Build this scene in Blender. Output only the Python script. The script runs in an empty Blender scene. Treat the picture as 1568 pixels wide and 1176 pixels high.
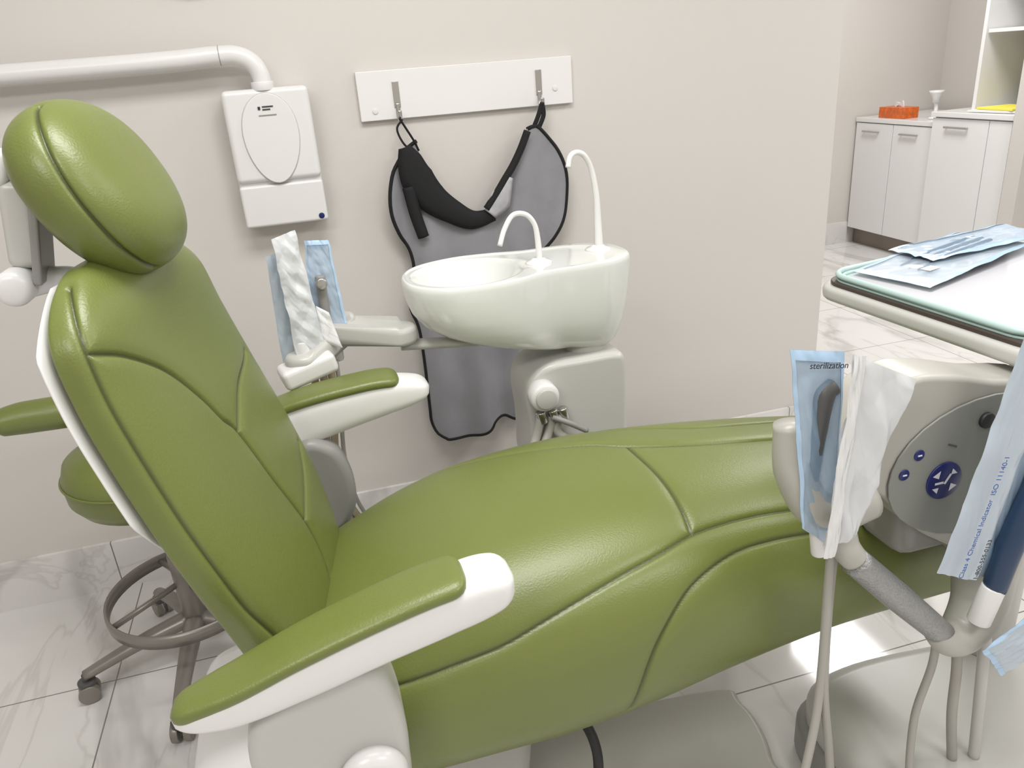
import bpy, bmesh, math, random
import numpy as np
from mathutils import Vector, Matrix, Euler, noise
from mathutils.bvhtree import BVHTree
from mathutils.kdtree import KDTree
random.seed(4)
S=bpy.context.scene
# ---------------------------------------------------------------- camera
F=1184.0; P=math.radians(22.5); R=math.radians(4.5); Y=math.radians(14)
fh=Vector((math.sin(Y),math.cos(Y),0)); r0=Vector((math.cos(Y),-math.sin(Y),0))
fw=fh*math.cos(P)-Vector((0,0,math.sin(P))); u0=r0.cross(fw)
CX=r0*math.cos(R)-u0*math.sin(R); CU=r0*math.sin(R)+u0*math.cos(R)
cd=bpy.data.cameras.new('camera'); cam=bpy.data.objects.new('camera',cd); S.collection.objects.link(cam)
m=Matrix.Identity(4)
for i in range(3):
    m[i][0]=CX[i]; m[i][1]=CU[i]; m[i][2]=-fw[i]; m[i][3]=(0,0,1.45)[i]
cam.matrix_world=m; cd.sensor_width=36; cd.lens=F/1568*36; cd.clip_start=.02
S.camera=cam
S.view_settings.view_transform='Standard'; S.view_settings.look='None'; S.view_settings.exposure=0.06

# ---------------------------------------------------------------- materials
def mat(name,col,rough=.5,metal=0,spec=.5,bump=0,bscale=200,var=0,vscale=5,coat=0,trans=0,alpha=1,seam=None,ridge=0,rscale=25,bdist=.002):
    M=bpy.data.materials.new(name); M.use_nodes=True; nt=M.node_tree; b=nt.nodes['Principled BSDF']
    b.inputs['Base Color'].default_value=(*col,1); b.inputs['Roughness'].default_value=rough; b.inputs['Metallic'].default_value=metal
    b.inputs['Specular IOR Level'].default_value=spec; b.inputs['Coat Weight'].default_value=coat; b.inputs['Coat Roughness'].default_value=.08
    b.inputs['Transmission Weight'].default_value=trans; b.inputs['Alpha'].default_value=alpha
    tc=nt.nodes.new('ShaderNodeTexCoord')
    src=None
    if var:
        n=nt.nodes.new('ShaderNodeTexNoise'); n.inputs['Scale'].default_value=vscale; n.inputs['Detail'].default_value=4
        nt.links.new(tc.outputs['Object'],n.inputs['Vector'])
        mx=nt.nodes.new('ShaderNodeMix'); mx.data_type='RGBA'
        mx.inputs[6].default_value=(*[c*(1-var) for c in col],1); mx.inputs[7].default_value=(*[min(1,c*(1+var)) for c in col],1)
        nt.links.new(n.outputs['Fac'],mx.inputs[0]); src=mx.outputs[2]
        nt.links.new(src,b.inputs['Base Color'])
    if seam:
        at=nt.nodes.new('ShaderNodeAttribute'); at.attribute_name='seam'
        m2=nt.nodes.new('ShaderNodeMix'); m2.data_type='RGBA'
        if src: nt.links.new(src,m2.inputs[6])
        else: m2.inputs[6].default_value=(*col,1)
        m2.inputs[7].default_value=(*seam,1); nt.links.new(at.outputs['Fac'],m2.inputs[0]); nt.links.new(m2.outputs[2],b.inputs['Base Color'])
    prev=None
    if ridge:
        n=nt.nodes.new('ShaderNodeTexNoise'); n.noise_type='RIDGED_MULTIFRACTAL'; n.inputs['Scale'].default_value=rscale; n.inputs['Detail'].default_value=2
        nt.links.new(tc.outputs['Object'],n.inputs['Vector'])
        bp=nt.nodes.new('ShaderNodeBump'); bp.inputs['Strength'].default_value=ridge; bp.inputs['Distance'].default_value=.006
        nt.links.new(n.outputs['Fac'],bp.inputs['Height']); nt.links.new(bp.outputs[0],b.inputs['Normal']); prev=bp.outputs[0]
    if bump:
        n=nt.nodes.new('ShaderNodeTexNoise'); n.inputs['Scale'].default_value=bscale; n.inputs['Detail'].default_value=3
        nt.links.new(tc.outputs['Object'],n.inputs['Vector'])
        bp=nt.nodes.new('ShaderNodeBump'); bp.inputs['Strength'].default_value=bump; bp.inputs['Distance'].default_value=bdist
        nt.links.new(n.outputs['Fac'],bp.inputs['Height'])
        if prev: nt.links.new(prev,bp.inputs['Normal'])
        nt.links.new(bp.outputs[0],b.inputs['Normal'])
    return M
GREEN=mat('green_vinyl',(.152,.182,.041),rough=.36,spec=.62,bump=.22,bscale=330,var=.06,vscale=3,seam=(.034,.045,.012))
WHITE=mat('white_plastic',(.75,.745,.735),rough=.28,spec=.5,var=.02)
WHITE2=mat('white_enamel',(.79,.785,.775),rough=.15,spec=.5,var=.02)
CERAM=mat('white_ceramic',(.76,.775,.745),rough=.1,coat=.4,var=.02)
BEIGE=mat('warm_grey_plastic',(.43,.42,.38),rough=.35,var=.03)
BEIGE2=mat('light_grey_plastic',(.54,.535,.505),rough=.3,var=.03)
PANEL=mat('control_panel_grey',(.25,.26,.24),rough=.35,var=.03)
GREY=mat('mid_grey_plastic',(.28,.275,.26),rough=.4,var=.04)
DGREY=mat('dark_grey_plastic',(.09,.09,.088),rough=.45,var=.05)
STEEL=mat('brushed_steel',(.55,.54,.52),rough=.25,metal=1,bump=.05,bscale=300)
STAND=mat('painted_stool_metal',(.27,.25,.225),rough=.35,metal=.4,var=.05)
BLACK=mat('black_fabric',(.006,.006,.007),rough=.8,bump=.4,bscale=500)
BLACKR=mat('black_rubber',(.02,.02,.02),rough=.5,var=.1)
APRON=mat('grey_apron_fabric',(.27,.27,.29),rough=.5,bump=.6,bscale=35,var=.14,vscale=12,ridge=.25,rscale=7)
LINING=mat('silver_apron_lining',(.45,.45,.47),rough=.35,bump=.5,bscale=60,var=.3,vscale=40)
HOSE=mat('grey_hose',(.40,.385,.35),rough=.4,var=.04)
HOSET=mat('tan_hose',(.42,.36,.24),rough=.4,var=.04)
SPARK=mat('sparkle_grip',(.33,.33,.33),rough=.3,metal=.5,bump=1,bscale=300,var=.3,vscale=300)
BLUE=mat('navy_button',(.012,.018,.12),rough=.3,var=.05)
PAPER=mat('white_pouch_paper',(.75,.755,.76),rough=.45,bump=.1,bscale=80,var=.03,vscale=20)
PAPERT=mat('translucent_pouch_paper',(.74,.76,.78),rough=.3,bump=.1,bscale=80,var=.03,vscale=20,alpha=.88)
FILM=mat('blue_pouch_film',(.38,.56,.76),rough=.10,ridge=.25,rscale=14,var=.12,vscale=14,alpha=.45)
FILML=mat('pale_pouch_film',(.55,.67,.79),rough=.10,ridge=.25,rscale=14,var=.08,vscale=14,alpha=.5)
SEAL=mat('pouch_seal_strip',(.42,.58,.76),rough=.3,var=.1,vscale=60)
MINT=mat('mint_tray',(.47,.62,.595),rough=.35,var=.03)
TRAYP=mat('tray_paper',(.74,.74,.78),rough=.7,var=.02)
BROWN=mat('tray_edge_dark',(.06,.045,.035),rough=.4,var=.1)
CAB=mat('cabinet_laminate',(.80,.795,.79),rough=.3,var=.01)
ORANGE=mat('orange_tissue_box',(.62,.13,.02),rough=.4,var=.6,vscale=40)
YELLOW=mat('yellow_paper',(.85,.75,.10),rough=.6,var=.05)
INK=mat('blue_ink',(.03,.10,.35),rough=.5,var=.05)
INKD=mat('dark_ink',(.02,.02,.03),rough=.5,var=.05)
NAVYG=mat('dark_blue_handle',(.02,.045,.10),rough=.35,var=.1)
def wallmat(name,col):
    return mat(name,col,rough=.55,spec=.3,bump=.08,bscale=250,var=.015,vscale=1.5)
WALL=wallmat('wall_paint',(.65,.62,.585))
CEIL=wallmat('ceiling_paint',(.83,.825,.815))
def marble(name,ox,oy,tile,vertical=False):
    M=bpy.data.materials.new(name); M.use_nodes=True; nt=M.node_tree; L=nt.links; N=nt.nodes.new; b=nt.nodes['Principled BSDF']
    geo=N('ShaderNodeNewGeometry'); pos=geo.outputs['Position']
    def vein(scale,rot,stretch,width,dark,dist):
        mp=N('ShaderNodeMapping'); mp.inputs['Rotation'].default_value=(0,0,rot); mp.inputs['Scale'].default_value=(1,stretch,1); L.new(pos,mp.inputs['Vector'])
        n=N('ShaderNodeTexNoise'); n.inputs['Scale'].default_value=scale; n.inputs['Detail'].default_value=5; n.inputs['Roughness'].default_value=.5; n.inputs['Distortion'].default_value=dist
        L.new(mp.outputs[0],n.inputs['Vector'])
        a=N('ShaderNodeMath'); a.operation='SUBTRACT'; a.inputs[1].default_value=.5; L.new(n.outputs['Fac'],a.inputs[0])
        c=N('ShaderNodeMath'); c.operation='ABSOLUTE'; L.new(a.outputs[0],c.inputs[0])
        r=N('ShaderNodeValToRGB'); r.color_ramp.interpolation='EASE'
        r.color_ramp.elements[0].position=0; r.color_ramp.elements[0].color=(*dark,1)
        r.color_ramp.elements[1].position=width; r.color_ramp.elements[1].color=(1,1,1,1); L.new(c.outputs[0],r.inputs[0]); return r.outputs[0]
    def mul(a,b_):
        mx=N('ShaderNodeMix'); mx.data_type='RGBA'; mx.blend_type='MULTIPLY'; mx.inputs[0].default_value=1
        if isinstance(a,tuple): mx.inputs[6].default_value=a
        else: L.new(a,mx.inputs[6])
        L.new(b_,mx.inputs[7]); return mx.outputs[2]
    c1=mul((.81,.80,.785,1),vein(1.5,.75,.35,.045,(.80,.795,.79),.7))
    c2=mul(c1,vein(3.0,.95,.35,.018,(.87,.865,.86),.8))
    c3=mul(c2,vein(.8,.6,.6,.30,(.93,.925,.92),.4))
    sx=N('ShaderNodeSeparateXYZ'); L.new(pos,sx.inputs[0])
    def line(out,off):
        a=N('ShaderNodeMath'); a.operation='SUBTRACT'; a.inputs[1].default_value=off-50.5*tile; L.new(out,a.inputs[0])
        d=N('ShaderNodeMath'); d.operation='DIVIDE'; d.inputs[1].default_value=tile; L.new(a.outputs[0],d.inputs[0])
        f=N('ShaderNodeMath'); f.operation='FRACT'; L.new(d.outputs[0],f.inputs[0])
        s=N('ShaderNodeMath'); s.operation='SUBTRACT'; s.inputs[1].default_value=.5; L.new(f.outputs[0],s.inputs[0])
        ab=N('ShaderNodeMath'); ab.operation='ABSOLUTE'; L.new(s.outputs[0],ab.inputs[0])
        g=N('ShaderNodeMath'); g.operation='LESS_THAN'; g.inputs[1].default_value=.0018/tile; L.new(ab.outputs[0],g.inputs[0]); return g.outputs[0]
    g1=line(sx.outputs[0],ox)
    if vertical: fac=g1
    else:
        g2=line(sx.outputs[1],oy); mm=N('ShaderNodeMath'); mm.operation='MAXIMUM'; L.new(g1,mm.inputs[0]); L.new(g2,mm.inputs[1]); fac=mm.outputs[0]
    m3=N('ShaderNodeMix'); m3.data_type='RGBA'; m3.inputs[7].default_value=(.22,.21,.19,1); L.new(fac,m3.inputs[0]); L.new(c3,m3.inputs[6])
    L.new(m3.outputs[2],b.inputs['Base Color']); b.inputs['Roughness'].default_value=.07
    return M
FLOOR=marble('marble_tile_floor',-.69,1.87,.6)
BASEM=marble('marble_baseboard',-.745,0,.6,True)

# ---------------------------------------------------------------- mesh helpers
def empty(name,loc=(0,0,0)):
    o=bpy.data.objects.new(name,None); o.location=loc; o.empty_display_size=.1; S.collection.objects.link(o); return o
def fin(name,me,mt,parent=None,smooth=True,bevel=0,seg=3,sub=0,ang=40):
    if not isinstance(mt,(list,tuple)): mt=[mt]
    for q in mt: me.materials.append(q)
    o=bpy.data.objects.new(name,me); S.collection.objects.link(o)
    if parent:
        o.parent=parent; o.matrix_parent_inverse=Matrix.Translation(-Vector(parent.location))
    if smooth:
        me.polygons.foreach_set('use_smooth',[True]*len(me.polygons))
    if bevel:
        md=o.modifiers.new('b','BEVEL'); md.width=bevel; md.segments=seg; md.limit_method='ANGLE'; md.angle_limit=math.radians(ang); md.harden_normals=False
        w=o.modifiers.new('w','WEIGHTED_NORMAL'); w.keep_sharp=True
    return o
def mesh(name,vs,fs,mt,parent=None,fix=True,**k):
    me=bpy.data.meshes.new(name); me.from_pydata([tuple(v) for v in vs],[],fs)
    if fix:
        bm=bmesh.new(); bm.from_mesh(me); bmesh.ops.recalc_face_normals(bm,faces=bm.faces); bm.to_mesh(me); bm.free()
    return fin(name,me,mt,parent,**k)
def box(name,c,s,mt,parent=None,rot=(0,0,0),bevel=.004,seg=3):
    Mx=Matrix.Translation(c)@Euler(rot).to_matrix().to_4x4()
    vs=[Mx@Vector((x*s[0]/2,y*s[1]/2,z*s[2]/2)) for x in(-1,1) for y in(-1,1) for z in(-1,1)]
    fs=[(0,1,3,2),(4,6,7,5),(0,4,5,1),(2,3,7,6),(0,2,6,4),(1,5,7,3)]
    return mesh(name,vs,fs,mt,parent,bevel=bevel,seg=seg,smooth=bevel>0)
def loft(name,loops,mt,parent=None,cap=True,**k):
    n=len(loops[0]); vs=[p for l in loops for p in l]; fs=[]
    for i in range(len(loops)-1):
        for j in range(n):
            a=i*n+j; b=i*n+(j+1)%n; fs.append((a,b,b+n,a+n))
    if cap: fs.append(tuple(range(n))[::-1]); fs.append(tuple((len(loops)-1)*n+j for j in range(n)))
    return mesh(name,vs,fs,mt,parent,**k)
def cr(pts,per=8,closed=False):
    pts=[Vector(p) for p in pts]; n=len(pts); out=[]
    rng=n if closed else n-1
    for i in range(rng):
        if closed: p0,p1,p2,p3=pts[i-1],pts[i],pts[(i+1)%n],pts[(i+2)%n]
        else:
            p1,p2=pts[i],pts[i+1]; p0=pts[i-1] if i>0 else p1*2-p2; p3=pts[i+2] if i+2<n else p2*2-p1
        for k in range(per):
            t=k/per; out.append(.5*((2*p1)+(p2-p0)*t+(2*p0-5*p1+4*p2-p3)*t*t+(3*p1-p0-3*p2+p3)*t**3))
    if not closed: out.append(pts[-1])
    return out
def tube(name,pts,r,mt,parent=None,seg=14,per=8,smoothc=True,closed=False,flat=1.0,caps=True):
    P0=cr(pts,per,closed) if smoothc and len(pts)>2 else [Vector(p) for p in pts]
    n=len(P0)
    if isinstance(r,(int,float)): rr=[r]*n
    else: rr=list(np.interp(np.linspace(0,len(r)-1,n),range(len(r)),r))
    loops=[]; prev=None
    for i in range(n):
        if closed: t=(P0[(i+1)%n]-P0[i-1]).normalized()
        else: t=(P0[min(i+1,n-1)]-P0[max(i-1,0)]).normalized()
        if prev is None:
            a=Vector((0,0,1)) if abs(t.z)<.9 else Vector((0,1,0)); s=t.cross(a).normalized()
        else: s=(prev-t*prev.dot(t)).normalized()
        prev=s; b=s.cross(t)
        loops.append([P0[i]+(s*math.cos(2*math.pi*k/seg)+b*math.sin(2*math.pi*k/seg)*flat)*rr[i] for k in range(seg)])
    if closed:
        vs=[p for l in loops for p in l]; fs=[]
        for i in range(n):
            for j in range(seg):
                i2=(i+1)%n; fs.append((i*seg+j,i*seg+(j+1)%seg,i2*seg+(j+1)%seg,i2*seg+j))
        return mesh(name,vs,fs,mt,parent)
    return loft(name,loops,mt,parent,cap=caps)
def cyl(name,a,b,r,mt,parent=None,r2=None,seg=32,bevel=.002):
    a=Vector(a); b=Vector(b); t=(b-a).normalized(); x=Vector((0,0,1)) if abs(t.z)<.9 else Vector((1,0,0)); s=t.cross(x).normalized(); q=s.cross(t)
    r2=r if r2 is None else r2; d=(b-a).length; bv=min(bevel,r*.45,d*.45)
    L=[]
    for off,rad in((0,max(r-bv,1e-4)),(bv*.3,r-bv*.3),(bv,r),(d-bv,r2),(d-bv*.3,r2-bv*.3),(d,max(r2-bv,1e-4))):
        L.append([a+t*off+(s*math.cos(2*math.pi*k/seg)+q*math.sin(2*math.pi*k/seg))*rad for k in range(seg)])
    return loft(name,L,mt,parent)
def lathe(name,prof,c,mt,parent=None,seg=48):
    L=[]
    for r,h in prof:
        L.append([Vector(c)+Vector((r*math.cos(2*math.pi*k/seg),r*math.sin(2*math.pi*k/seg),h)) for k in range(seg)])
    return loft(name,L,mt,parent)
def plate(name,outline,n,th,mt,parent=None,bevel=.006,per=6,smoothc=True,seg=3):
    o=cr([Vector(p) for p in outline],per,True) if smoothc else [Vector(p) for p in outline]
    n=Vector(n).normalized(); k=len(o)
    vs=o+[p+n*th for p in o]; fs=[tuple(range(k)),tuple(range(2*k-1,k-1,-1))]+[(i,(i+1)%k,k+(i+1)%k,k+i) for i in range(k)]
    return mesh(name,vs,fs,mt,parent,bevel=bevel,seg=seg,ang=50)
def hermite(x,xs,ys):
    xs=np.array(xs,float); ys=np.array(ys,float); d=np.gradient(ys,xs)
    x=np.clip(x,xs[0],xs[-1]); i=np.clip(np.searchsorted(xs,x)-1,0,len(xs)-2)
    h=xs[i+1]-xs[i]; t=(x-xs[i])/h
    return (2*t**3-3*t**2+1)*ys[i]+(t**3-2*t**2+t)*h*d[i]+(-2*t**3+3*t**2)*ys[i+1]+(t**3-t**2)*h*d[i+1]
def spow(c,e): return np.sign(c)*np.abs(c)**e
def even_angles(n,ea,eb_pos,eb_neg,a,b):
    """angles that space points evenly along a superellipse outline"""
    g=np.linspace(0,1,40001); g=(g*4); q=np.floor(g).clip(0,3); f=g-q; f=f*f*f*(f*(6*f-15)+10); f=f*f*(3-2*f)
    T=(q+f)*np.pi/2
    X=a*spow(np.cos(T),ea); Sn=np.sin(T); Z=b*np.where(Sn>0,spow(Sn,eb_pos),spow(Sn,eb_neg))
    d=np.concatenate([[0],np.cumsum(np.hypot(np.diff(X),np.diff(Z)))])
    return np.interp(np.linspace(0,d[-1],n,endpoint=False),d,T)

def cushion(name,V,mt,parent,seams=(),depth=.0040,sig=.0034,bdepth=.0028,bsig=.012):
    """closed upholstered form; stitched seams (3D polylines, mm) are carved into its surface"""
    nu,nv=V.shape[:2]; pts=V.reshape(-1,3)
    idx=np.arange(nu*nv).reshape(nu,nv); a=idx[:-1]; b=np.roll(idx,-1,1)[:-1]; c=np.roll(idx,-1,1)[1:]; d=idx[1:]
    fs=np.stack([a,b,c,d],-1).reshape(-1,4).tolist()
    fs.append(idx[0].tolist()[::-1]); fs.append(idx[-1].tolist())
    me=bpy.data.meshes.new(name); me.from_pydata(pts.tolist(),[],fs)
    bm=bmesh.new(); bm.from_mesh(me); bmesh.ops.recalc_face_normals(bm,faces=bm.faces); bm.to_mesh(me)
    bvh=BVHTree.FromBMesh(bm); sp=[]
    for sm in seams:
        for p in cr([Vector(q)/1000 for q in sm],80): sp.append(bvh.find_nearest(p)[0])
    kd=KDTree(len(sp))
    for i,p in enumerate(sp): kd.insert(p,i)
    kd.balance()
    nrm=np.zeros(len(pts)*3); me.vertices.foreach_get('normal',nrm); nrm=nrm.reshape(-1,3)
    dist=np.array([kd.find(p)[2] for p in pts])
    off=depth*np.exp(-(dist/sig)**2)+bdepth*np.exp(-(dist/bsig)**2)
    pts=pts-nrm*off[:,None]; w=np.exp(-(dist/(sig*.75))**2)
    me.vertices.foreach_set('co',pts.ravel())
    bm.free()
    at=me.attributes.new('seam','FLOAT','POINT'); at.data.foreach_set('value',w.astype(np.float32)*.9)
    me.update()
    return fin(name,me,mt,parent)

# ---------------------------------------------------------------- room
WY=2.33
def slab(name,x0,x1,y0,y1,z0,z1,mt): return box(name,((x0+x1)/2,(y0+y1)/2,(z0+z1)/2),(x1-x0,y1-y0,z1-z0),mt,bevel=0)
slab('floor',-3,5.0,-2.5,5.1,-.1,0,FLOOR)
slab('ceiling',-3,5.0,-2.5,5.1,2.7,2.8,CEIL)
slab('wall_back',-3,1.76,WY,WY+.12,0,2.7,WALL)
slab('wall_far',1.2,4.65,5.0,5.1,0,2.7,WALL)
slab('wall_right',4.65,4.75,2.0,5.1,0,2.7,WALL)
slab('wall_left',-3.1,-3,-2.5,2.33,0,2.7,WALL)
slab('wall_front',-3,5,-2.6,-2.5,0,2.7,WALL)
slab('baseboard_back',-3,1.76,WY-.012,WY,0,.165,BASEM)
slab('baseboard_far',1.2,3.95,4.988,5.0,0,.16,BASEM)

# ---------------------------------------------------------------- dental chair
chair=empty('dental_chair',(.4,1.2,0))
XE=1.22
xs=[-.17,0,.08,.15,.3,.45,.6,.8,1.0,XE]
zt=[.575,.652,.688,.712,.737,.746,.740,.720,.692,.655]
zb=[.34,.335,.335,.335,.335,.348,.366,.386,.396,.403]
ww=[.25,.28,.29,.295,.30,.295,.28,.265,.255,.245]
yc=[1.20,1.20,1.20,1.20,1.20,1.20,1.20,1.20,1.195,1.19]
nu,nv=760,560
t=np.linspace(0,1,nu); t=.6*t+.4*(.5-.5*np.cos(np.pi*t)); x=-.17+(XE+.17)*t
e=np.minimum(x-x[0],x[-1]-x); Lc=.09; cf=np.where(e<Lc,(1-np.clip(1-e/Lc,0,1)**2.4)**(1/2.4),1.0); cf=np.maximum(cf,.02)
ZT=hermite(x,xs,zt); ZB=hermite(x,xs,zb); W=hermite(x,xs,ww); YC=hermite(x,xs,yc)
th=even_angles(nv,2/2.8,2/2.6,2/2.6,.28,.18)
zc=ZT*.45+ZB*.55
V=np.zeros((nu,nv,3))
V[:,:,0]=x[:,None]
V[:,:,1]=YC[:,None]+(W*(.5+.5*cf))[:,None]*spow(np.cos(th),2/2.8)[None,:]*np.where(cf<1,cf**.35,1)[:,None]
up=(ZT-zc)*cf; dn=(zc-ZB)*cf
s=spow(np.sin(th),2/2.6)
V[:,:,2]=zc[:,None]+np.where(s>0,up[:,None]*s[None,:],dn[:,None]*s[None,:])
seat_seams=[[(-38,959,574),(30,942,589),(111,931,609),(184,927,625),(250,933,645),(319,942,664),(391,954,681),(467,969,694),(535,988,703),(602,998,704),(668,1004,700),(734,1006,694),(787,1006,688),(853,1003,678),(1000,1000,660)],
 [(535,1255,743),(542,1140,743),(541,1047,729),(535,988,703)],
 [(60,1430,640),(164,1407,682),(269,1367,716),(368,1327,735),(467,1292,743),(535,1255,743),(646,1226,736),(771,1217,723),(897,1215,707),(979,1211,695),(1120,1210,670)],
 [(470,1420,700),(580,1360,724),(691,1312,726),(808,1304,714),(946,1308,694),(1080,1310,670)],
 [(960,975,640),(832,973,656),(780,970,660),(684,967,669),(604,958,670),(534,940,655),(485,922,629),(436,906,571),(406,904,495),(392,915,430)]]
cushion('seat',V,GREEN,chair,seat_seams)
zz=[.50,.60,.72,.85,1.0,1.10,1.18,1.245]
xcn=[-.099,-.112,-.137,-.173,-.217,-.242,-.256,-.269]
hw=[.187,.217,.238,.25,.245,.238,.225,.185]
tk=[.045,.052,.055,.055,.055,.052,.048,.042]
nu,nv=440,460; RT=.026
t=np.linspace(0,1,nu); t=.5*t+.5*(.5-.5*np.cos(np.pi*t)); z=.50+.75*t
e=np.minimum(z-z[0],z[-1]-z); Lc=.09; cf=np.where(e<Lc,(1-np.clip(1-e/Lc,0,1)**2.3)**(1/2.3),1.0); cf=np.maximum(cf,.03)
XC=hermite(z,zz,xcn); HW=hermite(z,zz,hw); TK=hermite(z,zz,tk)
th=even_angles(nv,2/2.8,2/3.8,2/5.0,.24,.045)
yaw=math.radians(-12); cy,sy=math.cos(yaw),math.sin(yaw)
yy=(HW*np.where(cf<1,.45+.55*cf,1))[:,None]*spow(np.cos(th),2/2.8)[None,:]*np.where(cf<.3,cf/.3,1)[:,None]
sn=np.sin(th)
xx=(TK*cf**.7)[:,None]*spow(sn,2/3.8)[None,:]
xr_=(RT*cf**.7)[:,None]*spow(sn,2/5.0)[None,:]
xx=np.where((sn>0)[None,:],xx,xr_)
V=np.zeros((nu,nv,3))
V[:,:,0]=XC[:,None]+xx*cy-yy*sy; V[:,:,1]=1.2+xx*sy+yy*cy
V[:,:,2]=z[:,None]+.15*xx
back_seams=[[(-293,1046,1234),(-284,1005,1211),(-274,977,1177),(-263,965,1111),(-248,959,1049),(-229,955,979),(-212,955,914),(-193,958,850),(-170,965,772),(-144,981,706),(-120,1000,640)],
 [(-269,977,1166),(-240,1025,1142),(-211,1086,1095),(-184,1127,1036),(-164,1150,986),(-150,1171,951),(-117,1191,849),(-84,1215,745),(-66,1218,667),(-59,1204,597)],
 [(-132,1375,1018),(-134,1341,1010),(-143,1267,997),(-147,1212,973),(-150,1171,951)],[(-78,1385,819),(-75,1321,788),(-79,1264,765),(-84,1215,745)]]
cushion('backrest',V,GREEN,chair,back_seams)
L=[]
for i in range(60):
    zq=.80+.43*i/59; xq=hermite(np.array([zq]),zz,xcn)[0]-RT-.001; hq=hermite(np.array([zq]),zz,hw)[0]+.001
    e=min((zq-.795)*.5,1.238-zq); c=min(1,max(.1,e/.07))**.5
    l=[]
    for k in range(64):
        a=2*math.pi*k/64; yv=hq*(.5+.5*c)*float(spow(math.cos(a),.6)); xv=.008*c*float(spow(math.sin(a),.8))
        l.append(Vector((xq+xv*cy-yv*sy,1.2+xv*sy+yv*cy,zq)))
    L.append(l)
loft('rear_shell',L,WHITE,chair)
la=Vector((.46,0,-.888)).normalized(); nn=Vector((.888,0,.46)).normalized(); ly=Vector((0,1,0))
rz=Matrix.Rotation(math.radians(-12),3,'Z'); la=rz@la; nn=rz@nn; ly=rz@ly
hc=Vector((-.256,1.2,1.331)); nu,nv=260,340
V=np.zeros((nu,nv,3)); 
for i in range(nu):
    ph=math.pi*(i+.5)/nu-math.pi/2
    cn=math.sin(ph); rn=math.cos(ph)
    hN=.064*math.copysign(abs(cn)**.9,cn); rr=rn**.62
    for j in range(nv):
        a=2*math.pi*j/nv; ca,sa=math.cos(a),math.sin(a)
        A_=.125*math.copysign(abs(ca)**.9,ca)*rr; B_=(.132-.010*ca)*math.copysign(abs(sa)**.9,sa)*rr
        V[i,j]=hc+nn*hN+la*A_+ly*B_
cushion('headrest',V,GREEN,chair,[[(-297,1160,1452),(-297,1144,1441),(-288,1103,1419),(-277,1076,1382),(-263,1067,1341),(-246,1071,1301),(-229,1091,1262),(-214,1129,1232),(-208,1160,1220)]],bdepth=.002)
cyl('headrest_pivot_upper',(-.375,1.15,1.370),(-.375,1.25,1.370),.024,WHITE,chair,bevel=.008)
box('headrest_link',(-.358,1.18,1.300),(.042,.06,.115),BEIGE2,chair,rot=(0,math.radians(8),0),bevel=.012,seg=4)
box('headrest_link_plate',(-.337,1.165,1.292),(.012,.07,.14),GREY,chair,rot=(0,math.radians(12),0),bevel=.004)
cyl('headrest_pivot_lower',(-.380,1.12,1.224),(-.380,1.24,1.224),.024,WHITE,chair,bevel=.01)
tube('headrest_glide_bar',[(-.385,1.17,1.220),(-.34,1.17,1.222),(-.31,1.19,1.20),(-.29,1.2,1.10)],[.020,.018,.018,.012],WHITE,chair)
cyl('headrest_stem',(-.36,1.2,1.34),(-.30,1.2,1.35),.022,GREY,chair)

def arm(tag,yc,st,padx,par):
    sx=[q[0] for q in st]; n=80
    X=np.linspace(sx[0],sx[-1],n); zb_=hermite(X,sx,[q[1] for q in st]); zt_=hermite(X,sx,[q[2] for q in st]); hw_=hermite(X,sx,[q[3] for q in st])
    L=[]
    for i in range(n):
        e=min(X[i]-X[0],(X[-1]-X[i])*1.5); c=(1-(1-min(1,e/.04))**2.4)**(1/2.4); c=max(c,.08)
        mid=(zb_[i]+zt_[i])/2; h=(zt_[i]-zb_[i])/2
        L.append([Vector((X[i],yc+hw_[i]*c*float(spow(math.cos(a),.55)),mid+h*c*float(spow(math.sin(a),.6)))) for a in [2*math.pi*k/48 for k in range(48)]])
    loft('armrest_shell_'+tag,L,WHITE2,par)
    X=np.linspace(sx[0]+.002,padx,n); zt_=hermite(X,sx,[q[2] for q in st]); hw_=hermite(X,sx,[q[3] for q in st])
    L=[]
    for i in range(n):
        e=min(X[i]-X[0],X[-1]-X[i]); c=(1-(1-min(1,e/.025))**2.2)**(1/2.2); c=max(c,.08)
        dr=.012*(1-min(1,(X[i]-X[0])/.06))
        L.append([Vector((X[i],yc+(hw_[i]+.0015)*(.3+.7*c)*float(spow(math.cos(a),.6)),zt_[i]-.003-dr*.3+.014*c*float(spow(math.sin(a),.8)))) for a in [2*math.pi*k/48 for k in range(48)]])
    loft('armrest_pad_'+tag,L,GREEN,par)
arm('near',.86,[(-.272,.688,.718,.022),(-.20,.684,.736,.034),(-.10,.702,.772,.04),(.0,.727,.802,.042),(.10,.749,.824,.042),(.16,.765,.830,.041),(.195,.782,.822,.038)],.128,chair)
arm('far',1.56,[(-.24,.69,.80,.03),(-.15,.71,.82,.036),(-.07,.733,.838,.04),(.03,.757,.850,.042),(.10,.772,.853,.042),(.16,.785,.845,.04),(.203,.80,.832,.038)],.140,chair)
plate('arm_bracket_near',[(-.17,.84,.68),(-.05,.84,.728),(-.005,.84,.70),(.015,.84,.65),(.02,.84,.56),(-.0,.84,.46),(-.12,.84,.44),(-.19,.84,.56)],(0,1,0),.10,BEIGE2,chair,bevel=.02,seg=5)
cyl('arm_pivot_cap_near',(-.035,.81,.545),(-.035,.85,.545),.048,WHITE,chair,bevel=.02)
plate('arm_bracket_far',[(-.09,1.50,.745),(-.02,1.50,.735),(.01,1.50,.66),(.005,1.50,.58),(-.04,1.50,.53),(-.12,1.50,.56)],(0,1,0),.06,GREY,chair,bevel=.02,seg=5)
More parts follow.
